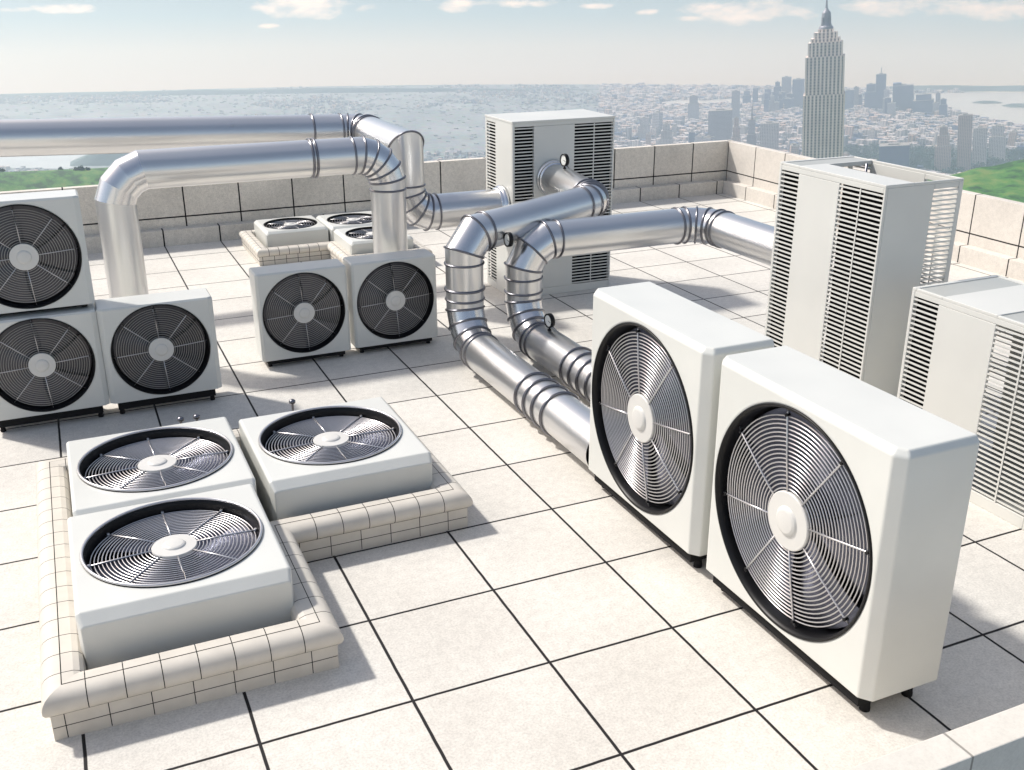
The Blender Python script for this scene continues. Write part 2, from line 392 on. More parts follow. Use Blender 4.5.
# ------------------------------------------------------------------ tiled curbs
def curb(name, poly, k, label, cpitch, wpitch):
    """poly: outer wall outline, counter-clockwise, axis aligned"""
    ox = sum(p[0] for p in poly) / len(poly); oy = sum(p[1] for p in poly) / len(poly)
    poly = [Vector((p[0] - ox, p[1] - oy, 0)) for p in poly]
    root = empty(name, (ox, oy, 0), (0, 0, 0), label, 'curb')
    n = len(poly)
    co = MB(); wa = MB(); core = MB(); 
    r = .078 * k; cz = .127 * k; o0 = -.058 * k; inner = -.15 * k; ztop = cz + r
    arc = [(o * k, z * k) for o, z in ((-.052, .203), (-.030, .202), (-.010, .197), (.007, .186), (.018, .171), (.023, .154), (.022, .138), (.015, .124), (.005, .115), (-.006, .111))]
    ztop = .204 * k; inner = -.138 * k
    strip = [(-.056 * k, ztop), (-.098 * k, ztop - .002 * k), (-.120 * k, ztop - .010 * k), (-.133 * k, ztop - .026 * k), (inner, ztop - .05 * k), (inner, 0.01)]
    for i in range(n):
        A = poly[i]; B = poly[(i + 1) % n]; prev = poly[i - 1]; nxt = poly[(i + 2) % n]
        e = (B - A); L = e.length; t = e.normalized(); nn = Vector((t.y, -t.x, 0))
        tp_ = (A - prev).normalized(); tn = (nxt - B).normalized()
        s0 = 1 if tp_.cross(t).z > 0 else -1      # convex corner at A
        s1 = 1 if t.cross(tn).z > 0 else -1
        def pt(s, o, z, first, last):
            if first: s = s - o * s0
            if last: s = s + o * s1
            return A + t * s + nn * o + Vector((0, 0, z))
        ns = max(2, round(L / cpitch)); gap = .0036 * (1 if k > .9 else 1.4)
        for j in range(ns):
            a = L * j / ns; c = L * (j + 1) / ns; f0 = j == 0; f1 = j == ns - 1
            aa = a if f0 else a + gap / 2; cc = c if f1 else c - gap / 2
            for prof in (arc, strip):
                p0 = [co.bm.verts.new(pt(aa, o, z, f0, False)) for o, z in prof]
                p1 = [co.bm.verts.new(pt(cc, o, z, False, f1)) for o, z in prof]
                for q in range(len(prof) - 1):
                    f = co.bm.faces.new((p0[q], p1[q], p1[q + 1], p0[q + 1])); f.smooth = prof is arc
        # dark bedding under the tiles
        ins = .004
        pc = [(o + (-.004 if o > inner + .01 else .004), z - .004) for o, z in arc[::2]] 
        pc = [(inner + .005, .012), (inner + .005, ztop - .052 * k), (inner + .012 * k, ztop - .03 * k), (-.11 * k, ztop - .012 * k)] + pc
        p0 = [core.bm.verts.new(pt(0, o, z, True, False)) for o, z in pc]
        p1 = [core.bm.verts.new(pt(L, o, z, False, True)) for o, z in pc]
        for q in range(len(pc) - 1): core.bm.faces.new((p0[q], p1[q], p1[q + 1], p0[q + 1]))
        # wall tiles in two courses
        zt = .110 * k; zm = zt * .52; nw = max(2, round(L / wpitch)); sh = .3
        cuts = [0] + [L * (j + sh) / nw for j in range(nw)] + [L]
        for a, c in zip(cuts, cuts[1:]):
            f0 = a == 0; f1 = c == L
            aa = a if f0 else a + gap / 2; cc = c if f1 else c - gap / 2
            for za, zb in ((0, zm - gap / 2), (zm + gap / 2, zt + .03 * k)):
                wa.face([pt(aa, 0, za, f0, False), pt(cc, 0, za, False, f1), pt(cc, 0, zb, False, f1), pt(aa, 0, zb, f0, False)])
        core.face([pt(0, -.004, 0, True, False), pt(L, -.004, 0, False, True), pt(L, -.004, zt + .03 * k, False, True), pt(0, -.004, zt + .03 * k, True, False)])
    co.build('coping', M['curb'], root, recalc=False)
    wa.build('tiled_wall', M['curb'], root, recalc=False)
    core.build('joint_bed', M['joint'], root, recalc=False)
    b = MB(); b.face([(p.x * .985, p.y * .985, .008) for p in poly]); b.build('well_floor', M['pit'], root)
    return root
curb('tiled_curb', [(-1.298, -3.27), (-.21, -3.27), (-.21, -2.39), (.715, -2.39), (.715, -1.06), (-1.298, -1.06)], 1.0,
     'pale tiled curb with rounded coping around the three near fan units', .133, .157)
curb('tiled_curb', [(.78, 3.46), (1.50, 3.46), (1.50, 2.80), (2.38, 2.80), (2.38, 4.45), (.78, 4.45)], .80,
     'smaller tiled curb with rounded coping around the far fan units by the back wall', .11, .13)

for x_, lab in ((-.535, 'left of the two small steel bolts on the curb behind the back fan unit'), (-.447, 'right of the two small steel bolts on the curb behind the back fan unit'), (.104, 'single small steel bolt on the curb behind the right fan unit')):
    b = MB(); b.lathe([(.012, 0), (.010, .006), (.007, .012), (.007, .130), (.019, .136), (.020, .150), (.010, .158), (.0005, .159)], axis='Z', n=14)
    tag(b.build('anchor_bolt', M['band'], None, (x_, -1.13, .195)), lab, 'bolt')

# ------------------------------------------------------------------ louvred cabinets
def louver(root, p0, p1, z0, z1, pitch, cols=1, dark=True, nrm=(0, -1), depth=.02, thick=.175):
    """strip of slats between p0 and p1 (xy) on the face whose outward normal is nrm"""
    p0 = Vector((*p0, 0)); p1 = Vector((*p1, 0)); n = Vector((*nrm, 0)); t = (p1 - p0); L = t.length; t.normalize()
    g = MB(); ns = round((z1 - z0) / pitch); pitch = (z1 - z0) / ns
    up_ = Vector((0, 0, 1))
    for i in range(ns):
        z = z0 + (i + .5) * pitch
        hz = pitch * thick
        a = p0 + up_ * z; c = p1 + up_ * z
        vs = []
        for q in (a, c):
            for dn, dz in ((-.001, -hz), (-.001, hz), (-.007, hz), (-.007, -hz)):
                vs.append(g.bm.verts.new(q + n * dn + up_ * dz))
        for f in ((0, 1, 5, 4), (1, 2, 6, 5), (2, 3, 7, 6), (3, 0, 4, 7)): g.bm.faces.new([vs[j] for j in f])
    for cc in range(1, cols):
        q = p0 + t * (L * cc / cols) + n * .0015
        w = .005
        g.face([q - t * w + up_ * z0, q + t * w + up_ * z0, q + t * w + up_ * z1, q - t * w + up_ * z1])
    o = g.build('louver_grille', M['louver'], root)
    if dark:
        g = MB(); q0 = p0 - n * .03 ; q1 = p1 - n * .03  # black sheet added so the slat gaps read as shaded interior
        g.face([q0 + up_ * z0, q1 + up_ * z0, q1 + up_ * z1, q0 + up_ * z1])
        g.build('grille_shade_backing', M['louver_dark'], o)
    return o
def panel(root, x0, x1, y0, y1, z0, z1, m='white2', name='panel', bev=.003):
    b = MB(); b.box(x0, x1, y0, y1, z0, z1, bev); return b.build(name, M[m], root)
def cabinet(label, W, D, H, loc, rz, front_dark=(True, True), side_dark=True, roof='full', cat='cabinet', pitch=.0285):
    """front on -Y; x from 0 (viewer's left) to W"""
    root = empty('louvred_cabinet', loc, (0, 0, rz), label, cat, 'tall louvred equipment cabinets')
    t = .018; zb, zt = .07, H - .05
    f = [0, .022, .205, .60, .985, 1.0]; f = [v * W for v in f]
    # front panels
    panel(root, f[0], f[1], 0, t, 0.0, H - .018, name='front_post')
    panel(root, f[2], f[3], 0, t, zb, zt, name='front_panel')
    panel(root, f[4], f[5], 0, t, 0.0, H - .018, name='front_post')
    panel(root, f[1] + .001, f[4] - .001, 0.0005, t, 0.0, zb - .001, name='bottom_rail')
    panel(root, f[1] + .001, f[4] - .001, 0.0005, t, zt + .001, H - .018, name='top_rail')
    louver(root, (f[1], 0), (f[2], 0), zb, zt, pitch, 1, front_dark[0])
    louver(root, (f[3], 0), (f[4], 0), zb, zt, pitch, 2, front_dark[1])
    # sides
    a, c = .62 * D, D - .035
    for sx, x0, x1, nx in ((0, 0, t, -1), (1, W - t, W, 1)):
        panel(root, x0, x1, t + .001, a, 0.0, H - .018, name='side_panel')
        panel(root, x0, x1, c, D, 0.0, H - .018, name='rear_post')
        panel(root, x0, x1, a + .001, c - .001, 0.0, zb, name='side_rail')
        panel(root, x0, x1, a + .001, c - .001, zt, H - .018, name='side_rail')
        xx = 0 if nx < 0 else W
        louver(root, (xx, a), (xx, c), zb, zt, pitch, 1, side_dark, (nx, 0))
    # rear: same rhythm as the front
    y0, y1 = D - t, D - .0005
    panel(root, f[2], f[3] + .1 * W, y0, y1, 0.0, H - .018, name='rear_panel')
    louver(root, (t, D), (f[2], D), zb, zt, pitch, 1, False, (0, 1))
    louver(root, (f[3] + .1 * W, D), (W - t, D), zb, zt, pitch, 2, False, (0, 1))
    panel(root, t + .001, f[2] - .001, y0, y1, zt, H - .018, name='rear_rail')
    panel(root, f[3] + .1 * W + .001, W - t - .001, y0, y1, zt, H - .018, name='rear_rail')
    if roof == 'full':
        panel(root, -.004, W + .004, -.004, D + .004, H - .018, H, name='roof')
    elif roof == 'inset':      # pale centre, sunken grey ends
        panel(root, .225 * W, .60 * W, 0, D, H - .018, H, name='roof')
        for x0, x1 in ((.03 * W, .2245 * W), (.601 * W, .98 * W)):
            panel(root, x0, x1, .02, D - .02, H - .018, H - .006, 'grey', name='roof_recess')
        for x0, x1 in ((0, .03 * W), (.98 * W, W)): panel(root, x0, x1, 0, D, H - .018, H - .001, name='roof_edge')
        for y0_, y1_ in ((0, .02), (D - .02, D)):
            panel(root, .031 * W, .2249 * W, y0_, y1_, H - .018, H - .0015, name='roof_edge')
            panel(root, .6005 * W, .979 * W, y0_, y1_, H - .018, H - .0015, name='roof_edge')
    else:                      # half open: roof over the front, well behind
        panel(root, .20 * W, W, 0, .36 * D, H - .018, H, name='roof')
        panel(root, .03 * W, .1995 * W, .02, D - .02, H - .018, H - .006, 'grey', name='roof_recess')
        panel(root, 0, .03 * W, 0, D, H - .018, H - .001, name='roof_edge')
        panel(root, .031 * W, .1995 * W, 0, .019, H - .018, H - .0015, name='roof_edge')
        panel(root, .031 * W, W, D - .016, D, H - .018, H - .0015, name='roof_edge')
        panel(root, W - .016, W, .361 * D, D - .017, H - .018, H - .0015, name='roof_edge')
        panel(root, .1998 * W, .215 * W, .361 * D, D - .017, H - .03, H - .002, name='roof_edge')
        panel(root, .22 * W, W - .02, .37 * D, D - .02, H * .55, H * .55 + .01, 'grey', name='inner_shelf')
        b = MB(); b.tube([(.47 * W, .52 * D, H - .3), (.47 * W, .52 * D, H + .03)], .008, 8); b.build('lifting_eye', M['band'], root)
    # plinth
    panel(root, .03, W - .03, .03, D - .03, -.001, .03, 'grey', 'plinth', 0)
    return root
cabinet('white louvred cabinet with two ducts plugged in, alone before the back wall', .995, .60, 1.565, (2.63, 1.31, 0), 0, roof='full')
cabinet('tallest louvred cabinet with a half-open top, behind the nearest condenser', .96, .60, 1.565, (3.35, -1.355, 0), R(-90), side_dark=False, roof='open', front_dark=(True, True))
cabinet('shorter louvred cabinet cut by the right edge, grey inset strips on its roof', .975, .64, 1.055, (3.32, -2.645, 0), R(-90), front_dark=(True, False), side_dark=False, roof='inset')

# ------------------------------------------------------------------ ducts
def gauge(root, at, stem_dir, face_dir, r=.052):
    at = Vector(at); sd = Vector(stem_dir).normalized(); fd = Vector(face_dir).normalized()
    c = at + sd * (.02 + r)
    b = MB(); u = fd.orthogonal().normalized(); v = fd.cross(u); n = 28
    prof = [(r * .80, .014), (r * .86, .018), (r, .016), (r * 1.02, 0), (r, -.014), (0.0005, -.015)]
    rings = [[b.bm.verts.new(c + fd * h + (u * math.cos(2 * PI * i / n) + v * math.sin(2 * PI * i / n)) * q) for i in range(n)] for q, h in prof]
    for A, B in zip(rings, rings[1:]):
        for i in range(n): b.bm.faces.new((A[i], A[(i + 1) % n], B[(i + 1) % n], B[i])).smooth = True
    g = b.build('pressure_gauge', M['black'], root)
    b = MB(); b.bm.faces.new([b.bm.verts.new(c + fd * .012 + (u * math.cos(2 * PI * i / n) + v * math.sin(2 * PI * i / n)) * r * .82) for i in range(n)])
    b.build('dial_face', M['dial'], g)
    b = MB(); b.tube([c + fd * .0135, c + fd * .0135 + u * r * .5 + v * r * .3], .0016, 5); b.build('needle', M['black'], g)
    b = MB(); b.tube([at - sd * .01, c - sd * r * .9], .008, 10); b.tube([at - sd * .006, at + sd * .008], .016, 6); b.build('stem', M['black'], g)

def duct(name, pts, r, Rb, segs, label, extra=(), ends=(), bandr=.0085, nobands=(), gauges=()):
    """pts: axis corners; each inner corner becomes a gored elbow of segs[i] gores"""
    base = Vector((pts[0][0], pts[0][1], 0))
    pts = [Vector(p) - base for p in pts]
    root = empty(name, base, (0, 0, 0), label, 'duct', 'galvanised ducts')
    n = 48
    def ring_pts(c, nrm, ax, refu, refv):
        """cross section of a pipe along ax cut by plane with normal nrm"""
        out = []
        for i in range(n):
            a = 2 * PI * i / n
            p = refu * math.cos(a) * r + refv * math.sin(a) * r
            s = -(p.dot(nrm)) / ax.dot(nrm)
            out.append(c + p + ax * s)
        return out
    def sleeve(name_, a, b, na, nb, m):
        ax = (b - a).normalized()
        u = ax.orthogonal().normalized(); v = ax.cross(u)
        A = ring_pts(a, na, ax, u, v); B = ring_pts(b, nb, ax, u, v)
        mb = MB(); va = [mb.bm.verts.new(p) for p in A]; vb = [mb.bm.verts.new(p) for p in B]
        for i in range(n): mb.bm.faces.new((va[i], va[(i + 1) % n], vb[(i + 1) % n], vb[i])).smooth = True
        return mb.build(name_, M[m], root)
    def band(c, nrm, ax, rad=bandr, grow=1.02, parent=None):
        u = ax.orthogonal().normalized(); v = ax.cross(u); P_ = []
        for i in range(n):
            a = 2 * PI * i / n; p = (u * math.cos(a) + v * math.sin(a)) * r * grow
            P_.append(c + p + ax * (-(p.dot(nrm)) / ax.dot(nrm)))
        mb = MB(); k = 8; rings = []
        for i in range(n):
            o = (P_[i] - c).normalized(); q = nrm.normalized()
            rings.append([mb.bm.verts.new(P_[i] + o * rad * math.cos(2 * PI * j / k) + q * rad * math.sin(2 * PI * j / k)) for j in range(k)])
        for i in range(n):
            A = rings[i]; B = rings[(i + 1) % n]
            for j in range(k): mb.bm.faces.new((A[j], A[(j + 1) % k], B[(j + 1) % k], B[j])).smooth = True
        mb.build('band', M['band'], root)
    cur = pts[0]; curn = (pts[1] - pts[0]).normalized()
    for i in range(1, len(pts) - 1):
        d0 = (pts[i] - pts[i - 1]).normalized(); d1 = (pts[i + 1] - pts[i]).normalized()
        ang = d0.angle(d1); rb = Rb[i - 1]; sg = segs[i - 1]
        T = rb * math.tan(ang / 2)
        a = pts[i] - d0 * T; e = pts[i] + d1 * T
        inn = (d1 - d0 * d0.dot(d1)).normalized(); cen = a + inn * rb; axis = d0.cross(inn)
        # joint points: circumscribed polyline about the arc; joints are the mitres
        q = ang / sg; J = []
        for j in range(sg):
            th = q * (j + .5)
            v = (-inn) * math.cos(th) + d0 * math.sin(th)
            J.append((cen + v * rb / math.cos(q / 2), (d0 * math.cos(th) + inn * math.sin(th))))
        # the straight part up to the first mitre
        sleeve('straight_section', cur, J[0][0], curn, J[0][1], 'duct')
        for j in range(sg - 1): sleeve('elbow_gore', J[j][0], J[j + 1][0], J[j][1], J[j + 1][1], 'duct2')
        if i not in nobands:
            for j, (c, nr) in enumerate(J):
                ax = (J[j + 1][0] - c) if j < sg - 1 else (pts[i + 1] - c)
                band(c, nr, ax.normalized())
            # collars either side of the elbow
            if rb > .12:
                band(J[0][0] - d0 * (.075), d0, d0); band(J[-1][0] + d1 * (.075), d1, d1)
        cur, curn = J[-1]
    d = (pts[-1] - cur).normalized()
    sleeve('straight_section', cur, pts[-1], curn, d, 'duct')
    for seg, tpos in extra:        # extra bands: (segment index, world distance along)
        a, b = pts[seg], pts[seg + 1]; dd = (b - a).normalized()
        band(a + dd * tpos, dd, dd, .0095, 1.04)
    for which in ends:             # flanges
        p, dd = (pts[0], (pts[1] - pts[0]).normalized()) if which == 0 else (pts[-1], (pts[-2] - pts[-1]).normalized())
        mb = MB(); u = dd.orthogonal().normalized(); v = dd.cross(u)
        prof = [(1.0, .075), (1.07, .07), (1.09, .055), (1.12, .045), (1.19, .038), (1.21, .022), (1.20, .004), (1.0, .002)]
        rings = [[mb.bm.verts.new(p + dd * h + (u * math.cos(2 * PI * i / n) + v * math.sin(2 * PI * i / n)) * r * q) for i in range(n)] for q, h in prof]
        for A, B in zip(rings, rings[1:]):
            for i in range(n): mb.bm.faces.new((A[i], A[(i + 1) % n], B[(i + 1) % n], B[i])).smooth = True
        mb.build('flange', M['chrome'], root)
    for at, sd, fd in gauges: gauge(root, Vector(at) - base, sd, fd)
    return root
# long duct along the back, turning down into the back cabinet
duct('duct', [(-4.6, 2.77, 1.585), (1.74, 2.77, 1.375), (1.74, 1.52, 1.375), (1.74, 1.52, .815), (2.63, 1.52, .815)], .150, [.20, .10, .22], [3, 1, 4],
     'longest galvanised duct running off the left edge and dropping into the back cabinet', extra=((0, 5.85),), ends=(1,), )
# bridge duct over the left units
duct('duct', [(-.612, 1.0, 0), (-.612, 1.0, 1.42), (1.41, 1.0, 1.42), (1.41, 1.0, 0)], .138, [.26, .24], [4, 5],
     'galvanised duct standing like a bridge on two legs behind the small units', extra=((1, 1.42), (1, 1.45),), ends=(0, 1), nobands=(1,))
# cabinet to the nearest big unit
duct('duct', [(3.02, 1.31, 1.06), (2.92, .36, 1.04), (1.625, -.08, .965), (1.625, -.08, .185), (1.635, -2.22, .185)], .137, [.17, .21, .31], [3, 2, 4],
     'galvanised duct from the back cabinet face to the large unit, left of two floor ducts', extra=((2, .38), (3, 1.19), (3, 1.31), (3, 1.43), (3, 1.56)), ends=(0,),
     gauges=(((2.985, 1.02, 1.190), (0, 0, 1), (-.98, -.12, 0)), ((1.93, -.10, .95), (.1, -1, -.25), (-.98, -.05, .05))))
duct('duct', [(3.70, -1.36, .87), (3.70, -.05, .87), (2.11, -.05, .87), (2.11, -.05, .185), (2.12, -3.1, .185)], .137, [.24, .26, .30], [4, 3, 4],
     'galvanised duct from the tall cabinet passing behind the large units, right of two floor ducts', extra=((3, .90), (3, 1.02), (3, 1.14), (3, 1.26)), ends=(),
     gauges=(((2.11, -.50, .322), (0, 0, 1), (-.98, -.12, 0)),))

# ------------------------------------------------------------------ roof, parapets, the building below
XL, XR, YN, YB = -4.6, 7.42, -5.16, 4.87
b = MB(); b.face([(XL, YN, 0), (XR, YN, 0), (XR, YB, 0), (XL, YB, 0)])
tag(b.build('roof_floor', M['floor']), kind='structure')
def wall(name, boxes, label, mats, names):
    root = empty(name, (0, 0, 0), (0, 0, 0), label, 'wall')
    for bx, m, nm in zip(boxes, mats, names):
        b = MB(); b.box(*bx, .004); b.build(nm, M[m], root)
    return root
HW = .68
wall('parapet', [(XL - .1, XR + .10, YB, YB + .10, -.3, HW), (XL, XR - .12, YB - .13, YB - .001, -.02, .175)],
     'beige tiled parapet across the back of the roof with a low step at its foot', ['wall_back', 'step_back'], ['wall', 'step'])
wall('parapet', [(XR, XR + .10, YN - .1, YB - .001, -.3, HW - .002), (XR - .12, XR - .001, YN, YB - .131, -.02, .172)],
     'pale sunlit parapet along the right side of the roof with the green hill above it', ['wall_right', 'step_right'], ['wall', 'step'])
wall('parapet', [(XL - .1, XR - .001, YN - .105, YN, -.3, HW), (XL, XR - .121, YN + .001, YN + .12, -.02, .172)],
     'near parapet whose cream coping cuts the bottom right corner', ['wall_near', 'wall_near'], ['wall', 'step'])
wall('parapet', [(XL - .10, XL - .001, YN + .001, YB - .001, -.3, HW), (XL, XL + .12, YN + .121, YB - .131, -.02, .172)],
     'parapet closing the left side of the roof outside the picture', ['wall_right', 'step_right'], ['wall', 'step'])

def facade_mat(name, base, glass, fx, fz, wfx=.55, wfz=.55, rough=.7, var=.15, generated=False):
    m = bpy.data.materials.new(name); m.use_nodes = True
    nt = m.node_tree; b = nt.nodes['Principled BSDF']; b.inputs['Roughness'].default_value = rough
    g = nt.nodes.new('ShaderNodeNewGeometry'); sp = nt.nodes.new('ShaderNodeSeparateXYZ'); sn = nt.nodes.new('ShaderNodeSeparateXYZ')
    tc = nt.nodes.new('ShaderNodeTexCoord')
    nt.links.new(tc.outputs['Object'], sp.inputs[0]); nt.links.new(g.outputs['True Normal'], sn.inputs[0])
    h = math_node(nt, 'ADD', sp.outputs[0], sp.outputs[1])
    fh = math_node(nt, 'FRACT', math_node(nt, 'DIVIDE', h, fx)); fv = math_node(nt, 'FRACT', math_node(nt, 'DIVIDE', sp.outputs[2], fz))
    a = math_node(nt, 'MULTIPLY', math_node(nt, 'LESS_THAN', fh, wfx), math_node(nt, 'LESS_THAN', fv, wfz))
    side = math_node(nt, 'LESS_THAN', math_node(nt, 'ABSOLUTE', sn.outputs[2]), .5)
    a = math_node(nt, 'MULTIPLY', a, side)
    oi = nt.nodes.new('ShaderNodeObjectInfo'); 
    at = nt.nodes.new('ShaderNodeAttribute'); at.attribute_name = 'tone'
    mxr = nt.nodes.new('ShaderNodeMapRange'); mxr.inputs[3].default_value = 1 - var * 1.6; mxr.inputs[4].default_value = 1 + var
    nt.links.new(math_node(nt, 'FRACT', math_node(nt, 'ADD', oi.outputs['Random'], at.outputs['Fac'])), mxr.inputs[0])
    sc_ = nt.nodes.new('ShaderNodeVectorMath'); sc_.operation = 'SCALE'; sc_.inputs[0].default_value = base
    nt.links.new(mxr.outputs[0], sc_.inputs['Scale'])
    mx = nt.nodes.new('ShaderNodeMix'); mx.data_type = 'RGBA'; nt.links.new(a, mx.inputs['Factor'])
    nt.links.new(sc_.outputs[0], mx.inputs['A']); mx.inputs['B'].default_value = (*glass, 1)
    nt.links.new(mx.outputs['Result'], b.inputs['Base Color'])
    return m
M['tower'] = facade_mat('own_tower_facade', (.42, .40, .37), (.05, .06, .08), 3.2, 3.6)
b = MB(); b.box(XL - .09, XR + .09, YN - .095, YB + .09, GZ, -.004)
b.build('tower_below', M['tower'])
tag(bpy.data.objects['tower_below'], 'tall stone tower that carries the roof terrace', 'building')

# ------------------------------------------------------------------ the land, the water, the city
def ray(px, py): return (RT * ((px - 512) / 1017.515) - UP * ((py - 385) / 1017.515) + FW).normalized()
def ground(px, py, z=None):
    z = GZ if z is None else z
    d = ray(px, py); t = (z - CAM.z) / d.z; return CAM + d * t
def azpos(px, D):
    """ground point seen in pixel column px near the skyline, D metres out"""
    d = ray(px, 100); f = Vector((d.x, d.y, 0)).normalized(); return Vector((CAM.x + f.x * D, CAM.y + f.y * D, GZ)), f
def land_mat():
    m = bpy.data.materials.new('city_land'); m.use_nodes = True; nt = m.node_tree; b = nt.nodes['Principled BSDF']; b.inputs['Roughness'].default_value = .95
    tc = nt.nodes.new('ShaderNodeTexCoord')
    n = nt.nodes.new('ShaderNodeTexNoise'); n.inputs['Scale'].default_value = .004; n.inputs['Detail'].default_value = 10; n.inputs['Roughness'].default_value = .7
    v = nt.nodes.new('ShaderNodeTexVoronoi'); v.inputs['Scale'].default_value = .06
    for q in (n, v): nt.links.new(tc.outputs['Object'], q.inputs['Vector'])
    cr = nt.nodes.new('ShaderNodeValToRGB'); e = cr.color_ramp.elements
    e[0].position = .35; e[0].color = (.07, .12, .13, 1); e[1].position = .6; e[1].color = (.20, .24, .26, 1)
    nt.links.new(n.outputs['Fac'], cr.inputs[0])
    mx = nt.nodes.new('ShaderNodeMix'); mx.data_type = 'RGBA'; mx.inputs['Factor'].default_value = .10
    nt.links.new(cr.outputs[0], mx.inputs['A']); nt.links.new(v.outputs['Color'], mx.inputs['B'])
    hs = nt.nodes.new('ShaderNodeHueSaturation'); hs.inputs['Saturation'].default_value = .8; nt.links.new(mx.outputs['Result'], hs.inputs['Color'])
    nt.links.new(hs.outputs[0], b.inputs['Base Color'])
    return m
M['land'] = land_mat()
M['water'] = mat('river_water', (.46, .51, .53), .22, var=.15, scale=.01, spec=.9)
M['bay'] = mat('bay_water_sky_mirror', (.62, .60, .54), .2, var=.06, scale=.01, spec=1.0)  # cream reflection of the sky put into the base colour
M['grass'] = mat('meadow_grass', (.055, .17, .02), .9, var=.7, scale=.02)
def grass_mat():
    m = bpy.data.materials.new('meadow_grass'); m.use_nodes = True; nt = m.node_tree; b = nt.nodes['Principled BSDF']; b.inputs['Roughness'].default_value = .9
    tc = nt.nodes.new('ShaderNodeTexCoord'); mp = nt.nodes.new('ShaderNodeMapping'); mp.inputs['Scale'].default_value = (1, .45, 1); nt.links.new(tc.outputs['Object'], mp.inputs[0])
    n = nt.nodes.new('ShaderNodeTexNoise'); n.inputs['Scale'].default_value = .05; n.inputs['Detail'].default_value = 12; n.inputs['Roughness'].default_value = .72
    nt.links.new(mp.outputs[0], n.inputs['Vector'])
    cr = nt.nodes.new('ShaderNodeValToRGB'); e = cr.color_ramp.elements
    e[0].position = .42; e[0].color = (.010, .050, .012, 1); e[1].position = .60; e[1].color = (.13, .19, .045, 1)
    q = e.new(.5); q.color = (.045, .16, .022, 1)
    nt.links.new(n.outputs['Fac'], cr.inputs[0]); nt.links.new(cr.outputs[0], b.inputs['Base Color']); return m
M['grass'] = grass_mat()
M['wood'] = mat('woodland', (.008, .050, .040), .9, var=.5, scale=.05)
M['far_hill'] = mat('far_hill', (.07, .12, .12), .95, var=.3, scale=.01)
GR = 5400
b = MB(); n = 160
b.bm.faces.new([b.bm.verts.new((CAM.x + GR * math.cos(2 * PI * i / n), CAM.y + GR * math.sin(2 * PI * i / n), GZ)) for i in range(n)])
tag(b.build('ground', M['land']), kind='structure')
def wpoly(name, px, m='water', dz=1.0):
    b = MB(); b.face([ground(x, y) + Vector((0, 0, dz)) for x, y in px]); return tag(b.build(name, M[m]), kind='structure')
RIGHT_BAY = [(842, 100), (872, 96), (900, 94.5), (945, 93), (985, 92.5), (1040, 92.5), (1100, 93), (1300, 96), (1300, 138), (1100, 131), (1024, 126), (985, 120), (960, 113), (944, 108), (925, 106), (890, 103)]
MID_RIVER = [(250, 176), (330, 152), (400, 140), (430, 130), (455, 122), (500, 119), (560, 116), (590, 118), (600, 124), (590, 132), (560, 140), (520, 160), (500, 190), (250, 196)]
LEFT_LAKE = [(-260, 152), (-100, 146), (60, 148), (200, 146), (240, 160), (180, 172), (100, 170), (0, 168), (-260, 172)]
STRIP = [(655, 103.5), (680, 100), (705, 100.5), (745, 98), (775, 98), (772, 101), (740, 103), (700, 105.5), (668, 106)]
for nm, P_ in (('bay_water', RIGHT_BAY), ('lake_water', LEFT_LAKE), ('inlet_water', STRIP)): wpoly(nm, P_, 'bay' if nm in ('bay_water', 'inlet_water') else 'water')
# low islands in the bay
def mound(name, P_, h, m, kind='structure', steps=5, amp=.25, seed=0):
    """closed hill over the outline P_ (px on the ground), rising to h metres"""
    pts = [ground(x, y) for x, y in P_]
    # densify
    dens = []
    for a, c in zip(pts, pts[1:] + pts[:1]):
        k = max(1, int((c - a).length / 60)); dens += [a.lerp(c, j / k) for j in range(k)]
    cen = sum(dens, Vector()) / len(dens)
    b = MB(); rings = []
    for s in range(steps + 1):
        t = s / steps; ring = []
        for p in dens:
            q = p.lerp(cen, t * .96)
            nz = noise.noise(Vector((q.x * .004 + seed, q.y * .004, 3)))
            ring.append(b.bm.verts.new((q.x, q.y, GZ + .5 + h * (1 - (1 - t) ** 2) * (1 + amp * 2 * nz) * (1 if s else 0))))
        rings.append(ring)
    for A, B in zip(rings, rings[1:]):
        for i in range(len(A)): b.bm.faces.new((A[i], A[(i + 1) % len(A)], B[(i + 1) % len(A)], B[i])).smooth = True
    b.bm.faces.new(rings[-1])
    return tag(b.build(name, M[m]), kind=kind)
mound('island', [(972, 102.5), (1003, 102.8), (1002, 103.6), (985, 104), (972, 103.4)], 9, 'far_hill')
mound('island', [(1000, 106), (1040, 106), (1040, 108.2), (1010, 107.8)], 12, 'far_hill')
mound('far_shore_hills', [(846, 91), (900, 91.5), (980, 91.5), (1200, 93), (1200, 89.5), (980, 88.6), (880, 88.6), (846, 88.8)], 24, 'far_hill', seed=4)
mound('far_shore_hills', [(-150, 99.5), (0, 98), (150, 95.7), (300, 93.5), (450, 91.7), (600, 90), (600, 88.8), (450, 90.2), (300, 91.9), (150, 94), (0, 96.2), (-150, 98)], 17, 'far_hill', seed=9)
mound('blue_hill', [(70, 166.5), (120, 166), (190, 166), (190, 162), (70, 162)], 46, 'far_hill', seed=2)
